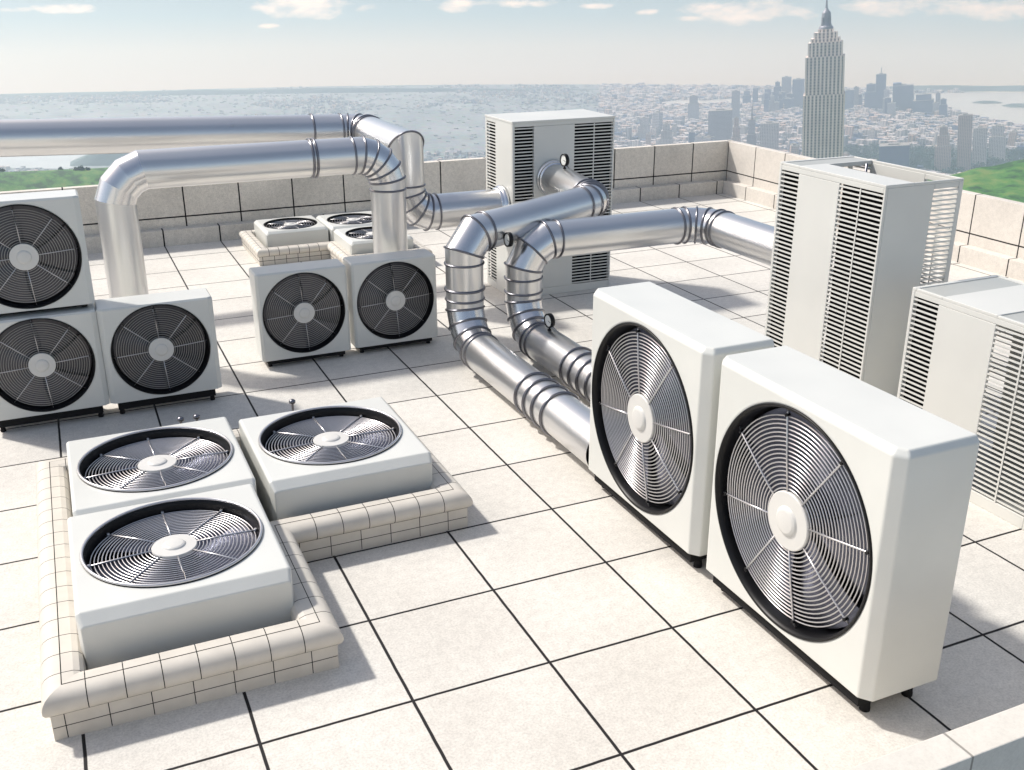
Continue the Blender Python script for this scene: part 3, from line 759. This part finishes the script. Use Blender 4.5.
# the two grassy hills that stand close behind the parapets
def grassy(name, prof, x0, x1, seed, Dr=1000.0):
    def yc(px):
        for (a, ya), (c, yb_) in zip(prof, prof[1:]):
            if a <= px <= c:
                t = (px - a) / (c - a); return ya + (yb_ - ya) * (t * t * (3 - 2 * t))
        return prof[0][1] if px < prof[0][0] else prof[-1][1]
    b = MB(); nx_, ny_ = 90, 44; V = []
    for i in range(nx_ + 1):
        px = x0 + (x1 - x0) * i / nx_; col = []
        d = ray(px, yc(px)); f = Vector((d.x, d.y, 0)); tanr = d.z / f.length; f.normalize()
        zr = CAM.z + tanr * Dr
        for j in range(ny_ + 1):
            t = j / ny_
            if t < .7:                      # near slope, from far below up to the ridge
                u = t / .7; D = 330 + (Dr - 330) * u; z = zr - 150 * (1 - u) ** 1.25 * (1 - .0 * u)
            else:
                u = (t - .7) / .3; D = Dr + 700 * u; z = zr + (GZ - 2 - zr) * (u ** 1.3)
            p = CAM + f * D; e = 2.2 * noise.noise(Vector((p.x * .008 + seed, p.y * .008, 0))) + 1.6 * noise.noise(Vector((p.x * .04, p.y * .04, seed)))
            col.append(b.bm.verts.new((p.x, p.y, z + e * (1 if t < .99 else 0))))
        V.append(col)
    for i in range(nx_):
        for j in range(ny_): b.bm.faces.new((V[i][j], V[i + 1][j], V[i + 1][j + 1], V[i][j + 1])).smooth = True
    o = tag(b.build(name, M['grass']), kind='structure')
    return o
grassy('green_hill', [(840, 250), (905, 184), (949, 174.5), (985, 167.5), (1024, 161), (1120, 150), (1300, 140)], 840, 1330, 3)
grassy('green_field', [(-300, 178), (-60, 170), (0, 171), (60, 170), (110, 169), (150, 180), (210, 240)], -320, 215, 8)

def in_poly(P_, x, y):
    r = False; j = len(P_) - 1
    for i in range(len(P_)):
        xi, yi = P_[i]; xj, yj = P_[j]
        if (yi > y) != (yj > y) and x < (xj - xi) * (y - yi) / (yj - yi) + xi: r = not r
        j = i
    return r
def topix(p):
    d = p - CAM; z = d.dot(FW); return 512 + 1017.515 * d.dot(RT) / z, 385 - 1017.515 * d.dot(UP) / z
WOOD = [(836, 152), (872, 149), (900, 150), (935, 152), (975, 156), (1024, 152), (1100, 158), (1100, 178), (1000, 182), (950, 180), (900, 172), (850, 164)]
def blocked(x, y):
    return any(in_poly(P_, x, y) for P_ in (RIGHT_BAY, LEFT_LAKE, STRIP, WOOD)) or (y > 186 and x > 900)

M['apt_a'] = facade_mat('apartment_pale', (.58, .55, .55), (.10, .11, .14), 4.2, 3.6)
M['apt_b'] = facade_mat('apartment_brick', (.48, .38, .34), (.08, .08, .10), 4.2, 3.6)
M['apt_c'] = facade_mat('apartment_grey', (.42, .43, .48), (.06, .07, .10), 3.2, 3.4, .7, .6)
M['apt_d'] = facade_mat('office_glass', (.07, .12, .27), (.04, .06, .12), 3.0, 3.6, .8, .75, rough=.35)
M['roofing'] = mat('flat_roofing', (.34, .33, .32), .9, var=.3, scale=.05)

# distant fabric of the city: too many to count -> one object
fab = bmesh.new(); tone = fab.faces.layers.float.new('tone')
rnd = random.Random(11)
def fbox(c, w, d, h, a, tn):
    ca, sa = math.cos(a), math.sin(a); vs = []
    for z in (GZ - 1, GZ + h):
        for sx, sy in ((-1, -1), (1, -1), (1, 1), (-1, 1)):
            x, y = sx * w / 2, sy * d / 2; vs.append(fab.verts.new((c.x + x * ca - y * sa, c.y + x * sa + y * ca, z)))
    for f in ((4, 5, 6, 7), (0, 1, 5, 4), (1, 2, 6, 5), (2, 3, 7, 6), (3, 0, 4, 7)):
        fc = fab.faces.new([vs[i] for i in f]); fc[tone] = tn
        fc.material_index = 4 if tn < 0 else 0 if tn < .55 else (1 if tn < .72 else (2 if tn < .9 else 3))
near = []
cnt = 0
for k in range(26000):
    az = rnd.uniform(-10, 58); D = math.sqrt(rnd.uniform(2300 ** 2, 5330 ** 2))
    p = Vector((CAM.x + D * math.sin(R(az)), CAM.y + D * math.cos(R(az)), GZ)); x, y = topix(p)
    if x < -60 or x > 1090 or blocked(x, y): continue
    # the left suburbs are looser and lower than the right-hand city
    cl = noise.noise(Vector((p.x * .0016, p.y * .0016, 7.3))) + .5 * noise.noise(Vector((p.x * .005, p.y * .005, 2.1)))
    dens = 1 if x > 600 else (.9 if cl > .12 else (.35 if cl > -.1 else .08))
    if rnd.random() > dens: continue
    city = x > 600
    w = rnd.uniform(11, 26); d_ = rnd.uniform(11, 26); h = (rnd.uniform(8, 26) if D < 3700 else rnd.uniform(5, 13)) if city else rnd.uniform(2, 4.5)
    if not city: w *= .5; d_ *= .5
    if city and rnd.random() < .05: h *= 2.0
    if city and D < 3500 and rnd.random() < .030 and len(near) < 230:
        near.append((p, rnd.uniform(.8, 1.4), rnd.randrange(6), rnd.random())); continue
    tn_ = rnd.random()
    if not city:
        if cl > .12: h *= 2.2; tn_ = -1 if tn_ < .45 else tn_
        else: tn_ = -1 if tn_ < .9 else tn_
    fbox(p, w, d_, h, R(29) + (0 if rnd.random() < .8 else .5), tn_); cnt += 1
me = bpy.data.meshes.new('distant_city'); fab.to_mesh(me); fab.free()
M['suburb'] = mat('suburb_roofs', (.27, .30, .31), .9, var=.4, scale=.02)
for q in ('apt_a', 'apt_b', 'apt_c', 'apt_d', 'suburb'): me.materials.append(M[q])
fo = link('distant_city', me); tag(fo, 'hazy carpet of low city blocks spreading to the horizon', 'city', kind='stuff')

def stepped(name, tiers, m, label, cat='building', group=None, loc=None, rz=R(24), extra=None, zz=GZ):
    root = empty(name, loc, (0, 0, rz), label, cat, group)
    z = -1.0
    for i, (w, d_, h) in enumerate(tiers):
        b = MB(); b.box(-w / 2, w / 2, -d_ / 2, d_ / 2, z, z + h); b.build('tier' if len(tiers) > 1 else 'block', M[m], root)
        b = MB(); b.box(-w / 2 + .6, w / 2 - .6, -d_ / 2 + .6, d_ / 2 - .6, z + h, z + h + 1.2); b.build('roof', M['roofing'], root)
        z += h
    w, d_, h = tiers[-1]
    b = MB(); b.box(-w * .2, w * .15, -d_ * .2, d_ * .2, z + 1.2, z + 4.5); b.build('roof_plant', M['roofing'], root)
    if extra: extra(root, z)
    return root
protos = [([(20, 16, 34)], 'apt_a', 'mid-rise pale block among the nearer city blocks'), ([(16, 16, 44)], 'apt_b', 'mid-rise reddish brick block among the nearer city blocks'),
          ([(26, 20, 22), (20, 14, 16)], 'apt_a', 'pale block with one setback among the nearer city blocks'), ([(18, 18, 56)], 'apt_c', 'slim grey slab among the nearer city blocks'),
          ([(24, 18, 30), (15, 12, 20)], 'apt_b', 'brick block with one setback among the nearer city blocks'), ([(22, 16, 40)], 'apt_d', 'dark glass block among the nearer city blocks')]
made = [None] * 6
for p, s, kx, rr in near:
    t, m, lab = protos[kx]
    if made[kx] is None:
        made[kx] = stepped('city_block', t, m, lab, 'building', 'nearer city blocks, ' + lab.split(' among')[0], p)
        o = made[kx]
    else:
        o = copy_tree(made[kx])
    o.location = p; o.scale = (s, s, s * (.7 + .6 * rr)); o.rotation_euler = (0, 0, R(29 if rr < .8 else 60))

# the skyline: each tower from its column, top row, width and distance
def tower_at(x0, x1, ytop, D, m, label, tiers=1, antenna=0, depth=1.0, name='skyscraper', crown=None):
    xc = (x0 + x1) / 2
    p, f = azpos(xc, D)
    dv = ray(xc, ytop); t = math.hypot(p.x - CAM.x, p.y - CAM.y) / math.hypot(dv.x, dv.y)
    h = CAM.z + dv.z * t - GZ
    w = (x1 - x0) * D / 1017.515 * math.cos(R(0)) / 1.0 * .97
    rz = math.atan2(f.y, f.x) - PI / 2
    T = [(w, w * depth, h + 1)] if tiers == 1 else ([(w, w * depth, h * .72), (w * .74, w * depth * .74, h * .28 + 1)] if tiers == 2 else
         [(w, w * depth, h * .6), (w * .78, w * depth * .78, h * .22), (w * .5, w * depth * .5, h * .18 + 1)])
    def ex(root, z):
        if antenna:
            b = MB(); b.tube([(0, 0, z), (0, 0, z + antenna)], 1.6, 6); b.build('antenna', M['band'], root)
        if crown:
            b = MB(); b.box(-w / 2, -w * .1, -w * .3, w * .3, z, z + crown); b.build('crown', M[m], root)
    o = stepped(name, T, m, label, 'skyscraper', None, p, rz, ex)
    o.rotation_euler = (0, -.7 * (xc - 519) / 2890, rz)
    return o
G = 'downtown'
SKY = [
 (743, 751, 91, 4500, 'apt_d', 'short bluish tower at the left end of the far downtown skyline', 2, 0),
 (753, 758, 88, 4550, 'apt_d', 'narrow pale-topped tower near the left end of the far skyline', 1, 0),
 (765, 771, 89, 4450, 'apt_d', 'squat blue tower between the first gap and the stepped cluster', 1, 0),
 (773, 782, 82, 4500, 'apt_d', 'stepped blue tower left of the tallest tower of its cluster', 3, 0),
 (782, 791, 77, 4480, 'apt_c', 'tallest slab of the skyline cluster left of the spired skyscraper', 1, 0),
 (793, 804, 79, 4420, 'apt_d', 'broad blue slab just left of the spired skyscraper', 1, 0),
 (844, 854, 90, 4400, 'apt_d', 'dark blue block just right of the spired skyscraper', 1, 0),
 (854, 859, 87, 4500, 'apt_c', 'thin grey tower beside the dark blue block', 1, 0),
 (866, 877, 84, 4420, 'apt_d', 'blue tower leaning against the tallest downtown tower', 2, 0),
 (877, 886, 74, 4380, 'apt_d', 'tallest downtown tower with an antenna on its flat roof', 1, 26),
 (885, 890, 90, 4350, 'apt_c', 'low tower on the right shoulder of the tallest one', 1, 0),
 (895, 913, 85, 4400, 'apt_d', 'widest downtown tower with a notched top', 1, 0),
 (916, 934, 94, 4350, 'apt_d', 'broad low downtown block with stepped roof', 2, 0),
 (935, 940, 103, 4300, 'apt_c', 'small tower between the broad block and the waterfront pair', 1, 0),
 (942, 949, 99, 4250, 'apt_d', 'last skyline tower before the bright water', 2, 0),
 (689, 700, 96, 3900, 'apt_c', 'lone grey-blue tower in the hazy middle distance', 2, 0),
 (733, 741, 91, 3900, 'apt_c', 'slim pale grey tower left of the downtown cluster', 1, 0),
 (712, 735, 110, 3100, 'apt_c', 'wide grey box-shaped building above the parapet corner', 1, 0),
 (736, 745, 118, 2900, 'apt_b', 'narrow brownish tower right of the wide grey box', 3, 0),
 (766, 784, 123, 2800, 'apt_a', 'pale building with vertical stripes left of the spired skyscraper', 1, 0),
 (752, 761, 120, 2850, 'apt_c', 'dark slim tower with a flared chimney top', 2, 42),
 (946, 960, 127, 2950, 'apt_b', 'dark stepped tower standing in front of the woodland', 3, 0),
 (969, 981, 115, 2950, 'apt_b', 'tall dark reddish slab standing in front of the woodland', 1, 0),
 (984, 996, 128, 3050, 'apt_a', 'pale tower right of the dark reddish slab', 1, 0),
 (1000, 1014, 126, 3200, 'apt_a', 'pale broad block near the right edge below the bay', 2, 0),
 (890, 917, 145, 2850, 'apt_d', 'long dark glass building at the edge of the woodland', 1, 0),
 (640, 652, 118, 3300, 'apt_a', 'pale hazy tower right of the louvred cabinet', 2, 0),
 (662, 676, 124, 3000, 'apt_a', 'pale stepped building above the back parapet', 3, 0),
]
for x0, x1, yt, D, m, lab, tiers, ant in SKY:
    o = tower_at(x0, x1, yt, D, m, lab, tiers, ant, depth=.8, crown=(10 if 'notched' in lab else None))

fr_ = random.Random(21)
for k in range(22):
    xc = fr_.choice([fr_.uniform(756, 800), fr_.uniform(848, 940)]); wd = fr_.uniform(4, 9); yt = fr_.uniform(92, 104)
    o = tower_at(xc - wd / 2, xc + wd / 2, yt, fr_.uniform(4150, 4600), fr_.choice(['apt_d', 'apt_d', 'apt_c']), 'one of the low hazy blue towers packed between the taller downtown ones', fr_.choice([1, 2]), 0, depth=.9)
    o['group'] = 'low hazy towers filling the downtown cluster'
# spired skyscraper
M['lime'] = None
def lime():
    m = bpy.data.materials.new('limestone_piers'); m.use_nodes = True; nt = m.node_tree; b = nt.nodes['Principled BSDF']; b.inputs['Roughness'].default_value = .8
    tc = nt.nodes.new('ShaderNodeTexCoord'); sp = nt.nodes.new('ShaderNodeSeparateXYZ'); nt.links.new(tc.outputs['Object'], sp.inputs[0])
    fv = math_node(nt, 'FRACT', math_node(nt, 'DIVIDE', sp.outputs[2], 3.7)); a = math_node(nt, 'LESS_THAN', fv, .55)
    mx = nt.nodes.new('ShaderNodeMix'); mx.data_type = 'RGBA'; nt.links.new(a, mx.inputs['Factor'])
    mx.inputs['A'].default_value = (.50, .44, .42, 1); mx.inputs['B'].default_value = (.20, .20, .24, 1)
    nt.links.new(mx.outputs['Result'], b.inputs['Base Color']); return m
M['spandrel'] = lime()
M['stone'] = mat('limestone', (.84, .74, .68), .8, var=.12, scale=.05)
M['mast'] = mat('mast_metal', (.24, .25, .29), .5, metal=.3)
def spired():
    D = 1450; s = D / 1017.515
    p, f = azpos(823, D); rz = math.atan2(f.y, f.x) - PI / 2
    root = empty('spired_skyscraper', p + RT * 27, (0, R(-4.4), rz), 'tall limestone skyscraper with setbacks and a slender spire', 'skyscraper')
    def z_at(py):
        dv = ray(823, py); t = D / math.hypot(dv.x, dv.y); return CAM.z + dv.z * t - GZ
    tiers = [(37 * s * 1.35, 0, z_at(175) - 120), (37 * s * 1.0, z_at(175) - 120, z_at(93)), (34.5 * s, z_at(93), z_at(55)), (30.5 * s, z_at(55), z_at(41)), (26 * s, z_at(41), z_at(37)), (21 * s, z_at(37), z_at(31)), (14 * s, z_at(31), z_at(28))]
    for i, (w, a, c) in enumerate(tiers):
        d_ = w * .82; h1 = (c - a)
        out_ = []
        def side(p0, p1, nn, k):
            t = (p1 - p0); L_ = t.length; t = t.normalized(); u0 = 0; res_ = [(p0, 1)]
            bay = L_ / k
            for q in range(k):
                s0 = q * bay; pw = bay * (.26 if q else .45)
                e0 = s0 + pw; e1 = (q + 1) * bay - (bay * .26 if q < k - 1 else bay * .45)
                res_ += [(p0 + t * e0, 1), (p0 + t * e0 - nn * 1.3, 2), (p0 + t * e1 - nn * 1.3, 0), (p0 + t * e1, 1)]
            return res_
        cs = [Vector((-w / 2, -d_ / 2)), Vector((w / 2, -d_ / 2)), Vector((w / 2, d_ / 2)), Vector((-w / 2, d_ / 2))]
        nns = [Vector((0, -1)), Vector((1, 0)), Vector((0, 1)), Vector((-1, 0))]
        nb = [max(3, int(w / 4.6)), max(3, int(d_ / 4.6))] * 2
        for q in range(4): out_ += side(cs[q], cs[(q + 1) % 4], nns[q], nb[q])
        b = MB(); lo_ = [b.bm.verts.new((p_.x, p_.y, a)) for p_, _ in out_]; up_2 = [b.bm.verts.new((p_.x, p_.y, c)) for p_, _ in out_]
        for q in range(len(out_)):
            f_ = b.bm.faces.new((lo_[q], lo_[(q + 1) % len(out_)], up_2[(q + 1) % len(out_)], up_2[q])); f_.material_index = 1 if out_[q][1] == 2 else 0
        b.bm.faces.new(up_2)
        me_ = b.mesh('shaft_tier'); me_.materials.append(M['stone']); me_.materials.append(M['spandrel']); link('shaft_tier', me_, None, root)
    zt = z_at(28)
    b = MB(); b.lathe([(6.6 * s, zt), (6.2 * s, z_at(26)), (4.9 * s, z_at(24.5)), (4.2 * s, z_at(21)), (3.9 * s, z_at(12)), (3.2 * s, z_at(10.5)), (2.0 * s, z_at(9)), (1.1 * s, z_at(7)), (.8 * s, z_at(2)), (.35 * s, z_at(-9)), (.05, z_at(-13))], axis='Z', n=16, smooth=False)
    b.build('spire', M['mast'], root)
    for k in range(4):
        a = PI / 4 + k * PI / 2; b = MB()
        b.box(3.0 * s, 5.2 * s, -.8 * s, .8 * s, zt, z_at(16), m=Matrix.Rotation(a, 4, 'Z')); b.build('spire_wing', M['mast'], root)
    return root
spired()

# woodland below the hill (one mass) and the few single trees on the left field
def leaf_clump(bm, c, r, n, rnd, s0):
    for _ in range(n):
        while True:
            v = Vector((rnd.uniform(-1, 1), rnd.uniform(-1, 1), rnd.uniform(-1, 1)))
            if v.length < 1: break
        q = c + v * r; s = s0 * rnd.uniform(.6, 1.3)
        a = Vector((rnd.uniform(-1, 1), rnd.uniform(-1, 1), rnd.uniform(-.6, 1))).normalized(); u = a.orthogonal().normalized(); w = a.cross(u)
        bm.faces.new([bm.verts.new(q + u * s * math.cos(t) + w * s * math.sin(t) * .8) for t in (0, 1.57, 3.14, 4.71)])
TZ = CAM.z - 155
rw = random.Random(5)
wb = bmesh.new()
for k in range(2600):
    x = rw.uniform(830, 1100); y = rw.uniform(149, 186)
    if not in_poly(WOOD, x, y): continue
    g = ground(x, y); h = rw.uniform(9, 20)
    leaf_clump(wb, g + Vector((0, 0, h * .6)), h * .62, 22, rw, 2.6)
me = bpy.data.meshes.new('woodland'); wb.to_mesh(me); wb.free()
tag(link('woodland', me, M['wood']), 'dark green wood between the city and the grassy hill', 'woodland', kind='stuff')
def tree(x, y, h, label):
    g = ground(x, y, TZ); root = empty('tree', g, (0, 0, 0), label, 'tree', 'trees on the left field')
    b = MB(); b.lathe([(h * .05, 0), (h * .035, h * .3), (h * .02, h * .6)], axis='Z', n=8); b.build('trunk', M['far_hill'], root)
    bm = bmesh.new(); r_ = random.Random(int(x))
    for q in range(7): leaf_clump(bm, Vector((r_.uniform(-.3, .3) * h, r_.uniform(-.3, .3) * h, h * r_.uniform(.45, .85))), h * .28, 40, r_, h * .09)
    me = bpy.data.meshes.new('crown'); bm.to_mesh(me); bm.free(); link('crown', me, M['wood'], root)
for x, y, h, lab in ((3, 174, 5, 'small tree at the left edge of the green field'), (61, 173, 5, 'round tree standing by itself on the green field'),
                     (77, 173, 5.5, 'left tree of the clump near the duct bend'), (82, 173, 6.5, 'middle tree of the clump near the duct bend'), (88, 173, 5, 'right tree of the clump near the duct bend')):
    tree(x, y, h, lab)

# ------------------------------------------------------------------ haze
hz = bpy.data.materials.new('haze_air'); hz.use_nodes = True; nt = hz.node_tree
for n_ in list(nt.nodes):
    if n_.type != 'OUTPUT_MATERIAL': nt.nodes.remove(n_)
pv = nt.nodes.new('ShaderNodeVolumePrincipled'); pv.inputs['Color'].default_value = (.70, .86, 1.0, 1)
pv.inputs['Absorption Color'].default_value = (1, 1, 1, 1); pv.inputs['Density'].default_value = 2.2e-4; pv.inputs['Anisotropy'].default_value = .4
out = [n_ for n_ in nt.nodes if n_.type == 'OUTPUT_MATERIAL'][0]
nt.links.new(pv.outputs[0], out.inputs['Volume'])
b = MB(); Q = 5600
b.box(CAM.x - Q, CAM.x + Q, CAM.y - Q, CAM.y + Q, GZ - 3, CAM.z + 40)
tag(b.build('haze', hz), kind='stuff')

# ------------------------------------------------------------------ light
sd = Vector((-.60, .69, 1.0)).normalized()           # towards the sun
elev = math.asin(sd.z); azm = math.atan2(sd.x, sd.y)
sun = bpy.data.lights.new('sun', 'SUN'); sun.energy = 3.1; sun.angle = R(3.5); sun.color = (1.0, .965, .91)
so = bpy.data.objects.new('sun', sun); COL.objects.link(so); so.rotation_euler = sd.to_track_quat('Z', 'Y').to_euler()
w = bpy.data.worlds.new('World'); sc.world = w; w.use_nodes = True; nt = w.node_tree
bg = nt.nodes['Background']; bg.inputs['Strength'].default_value = .15
sky = nt.nodes.new('ShaderNodeTexSky'); sky.sky_type = 'NISHITA'; sky.sun_disc = False
sky.sun_elevation = elev; sky.sun_rotation = azm % (2 * PI); sky.altitude = 300; sky.air_density = 1.0; sky.dust_density = 2.4; sky.ozone_density = 1.6
tc = nt.nodes.new('ShaderNodeTexCoord'); sp = nt.nodes.new('ShaderNodeSeparateXYZ'); nt.links.new(tc.outputs['Generated'], sp.inputs[0])
# the land ends 5 degrees below eye level, so the sky is carried down to meet it
z2 = math_node(nt, 'MAXIMUM', math_node(nt, 'ADD', sp.outputs[2], .096), .016)
cb_ = nt.nodes.new('ShaderNodeCombineXYZ'); nt.links.new(sp.outputs[0], cb_.inputs[0]); nt.links.new(sp.outputs[1], cb_.inputs[1]); nt.links.new(z2, cb_.inputs[2])
nt.links.new(cb_.outputs[0], sky.inputs['Vector'])
# clouds: flat cumulus banks, each an ellipse in azimuth / height broken by noise
az = math_node(nt, 'ARCTAN2', sp.outputs[0], sp.outputs[1])
CL = [(62, 9, 26, 5), (18, 10, 14, 3), (312, 7, 52, 11), (268, 26, 10, 2.5), (455, 5, 16, 7), (515, 3, 38, 4), (740, 12, 62, 11), (690, 18, 20, 3), (648, 12, 12, 3), (600, 6, 22, 3), (880, 8, 40, 7), (985, 9, 70, 9), (425, -4, 20, 5)]
nz = nt.nodes.new('ShaderNodeTexNoise'); nz.inputs['Scale'].default_value = 1.0; nz.inputs['Detail'].default_value = 9; nz.inputs['Roughness'].default_value = .62
cv = nt.nodes.new('ShaderNodeCombineXYZ'); nt.links.new(math_node(nt, 'MULTIPLY', az, 28), cv.inputs[0]); nt.links.new(math_node(nt, 'MULTIPLY', sp.outputs[2], 70), cv.inputs[1])
nt.links.new(cv.outputs[0], nz.inputs['Vector'])
tot = None
vv = nt.nodes.new('ShaderNodeCombineXYZ'); nt.links.new(az, vv.inputs[0]); nt.links.new(sp.outputs[2], vv.inputs[1])
for px, py, rx, ry in CL:
    d = ray(px, py); a0 = math.atan2(d.x, d.y); kx, ky = 1000.0 / rx, 1050.0 / ry
    ma = nt.nodes.new('ShaderNodeVectorMath'); ma.operation = 'MULTIPLY_ADD'; nt.links.new(vv.outputs[0], ma.inputs[0])
    ma.inputs[1].default_value = (kx, ky, 0); ma.inputs[2].default_value = (-a0 * kx, -d.z * ky, 0)
    dt = nt.nodes.new('ShaderNodeVectorMath'); dt.operation = 'DOT_PRODUCT'; nt.links.new(ma.outputs[0], dt.inputs[0]); nt.links.new(ma.outputs[0], dt.inputs[1])
    tot = dt.outputs['Value'] if tot is None else math_node(nt, 'MINIMUM', tot, dt.outputs['Value'])
tot = math_node(nt, 'SUBTRACT', 1.0, tot)
ms = math_node(nt, 'ADD', tot, math_node(nt, 'MULTIPLY', math_node(nt, 'SUBTRACT', nz.outputs['Fac'], .52), 5.0))
mr = nt.nodes.new('ShaderNodeMapRange'); mr.inputs[1].default_value = -.1; mr.inputs[2].default_value = 1.2; mr.inputs[3].default_value = 0; mr.inputs[4].default_value = .8
nt.links.new(math_node(nt, 'MINIMUM', ms, math_node(nt, 'MULTIPLY', math_node(nt, 'ADD', tot, .5), 2.0)), mr.inputs[0])
mx = nt.nodes.new('ShaderNodeMix'); mx.data_type = 'RGBA'; nt.links.new(mr.outputs[0], mx.inputs['Factor'])
# low-sky glow added: cream below, teal above; cut towards -Y to darken casing sides
lo = nt.nodes.new('ShaderNodeValToRGB'); e = lo.color_ramp.elements; 
e[0].position = .016; e[0].color = (.66, .69, .70, 1); e[1].position = .22; e[1].color = (.14, .30, .46, 1)
for p_, c_ in ((.045, (.54, .63, .66, 1)), (.073, (.12, .33, .46, 1)), (.092, (.0, .14, .27, 1))):
    q_ = e.new(p_); q_.color = c_
nt.links.new(z2, lo.inputs[0])
l2 = nt.nodes.new('ShaderNodeVectorMath'); l2.operation = 'SCALE'; l2.inputs['Scale'].default_value = 5.6; nt.links.new(lo.outputs[0], l2.inputs[0])
fr = nt.nodes.new('ShaderNodeMapRange'); fr.inputs[1].default_value = .11; fr.inputs[2].default_value = .30; fr.inputs[3].default_value = .85; fr.inputs[4].default_value = 0; nt.links.new(z2, fr.inputs[0])
m2 = nt.nodes.new('ShaderNodeMix'); m2.data_type = 'RGBA'; fy = nt.nodes.new('ShaderNodeMapRange'); fy.inputs[1].default_value = -.15; fy.inputs[2].default_value = .45; nt.links.new(sp.outputs[1], fy.inputs[0])
nt.links.new(math_node(nt, 'MULTIPLY', fr.outputs[0], fy.outputs[0]), m2.inputs['Factor'])
nt.links.new(sky.outputs[0], m2.inputs['A']); nt.links.new(l2.outputs[0], m2.inputs['B'])
nt.links.new(m2.outputs['Result'], mx.inputs['A']); mx.inputs['B'].default_value = (7.4, 6.7, 6.1, 1)
hs = nt.nodes.new('ShaderNodeHueSaturation'); hs.inputs['Saturation'].default_value = .92; nt.links.new(mx.outputs['Result'], hs.inputs['Color'])
wb = nt.nodes.new('ShaderNodeVectorMath'); wb.operation = 'MULTIPLY'; nt.links.new(hs.outputs[0], wb.inputs[0])
wb.inputs[1].default_value = (1.12, 1.0, .85)
nt.links.new(wb.outputs[0], bg.inputs['Color'])

sc.view_settings.view_transform = 'Standard'
sc.view_settings.look = 'None'
sc.view_settings.exposure = .43
sc.view_settings.gamma = 1
sc.cycles.max_bounces = 5
sc.cycles.volume_bounces = 1
sc.cycles.use_denoising = True
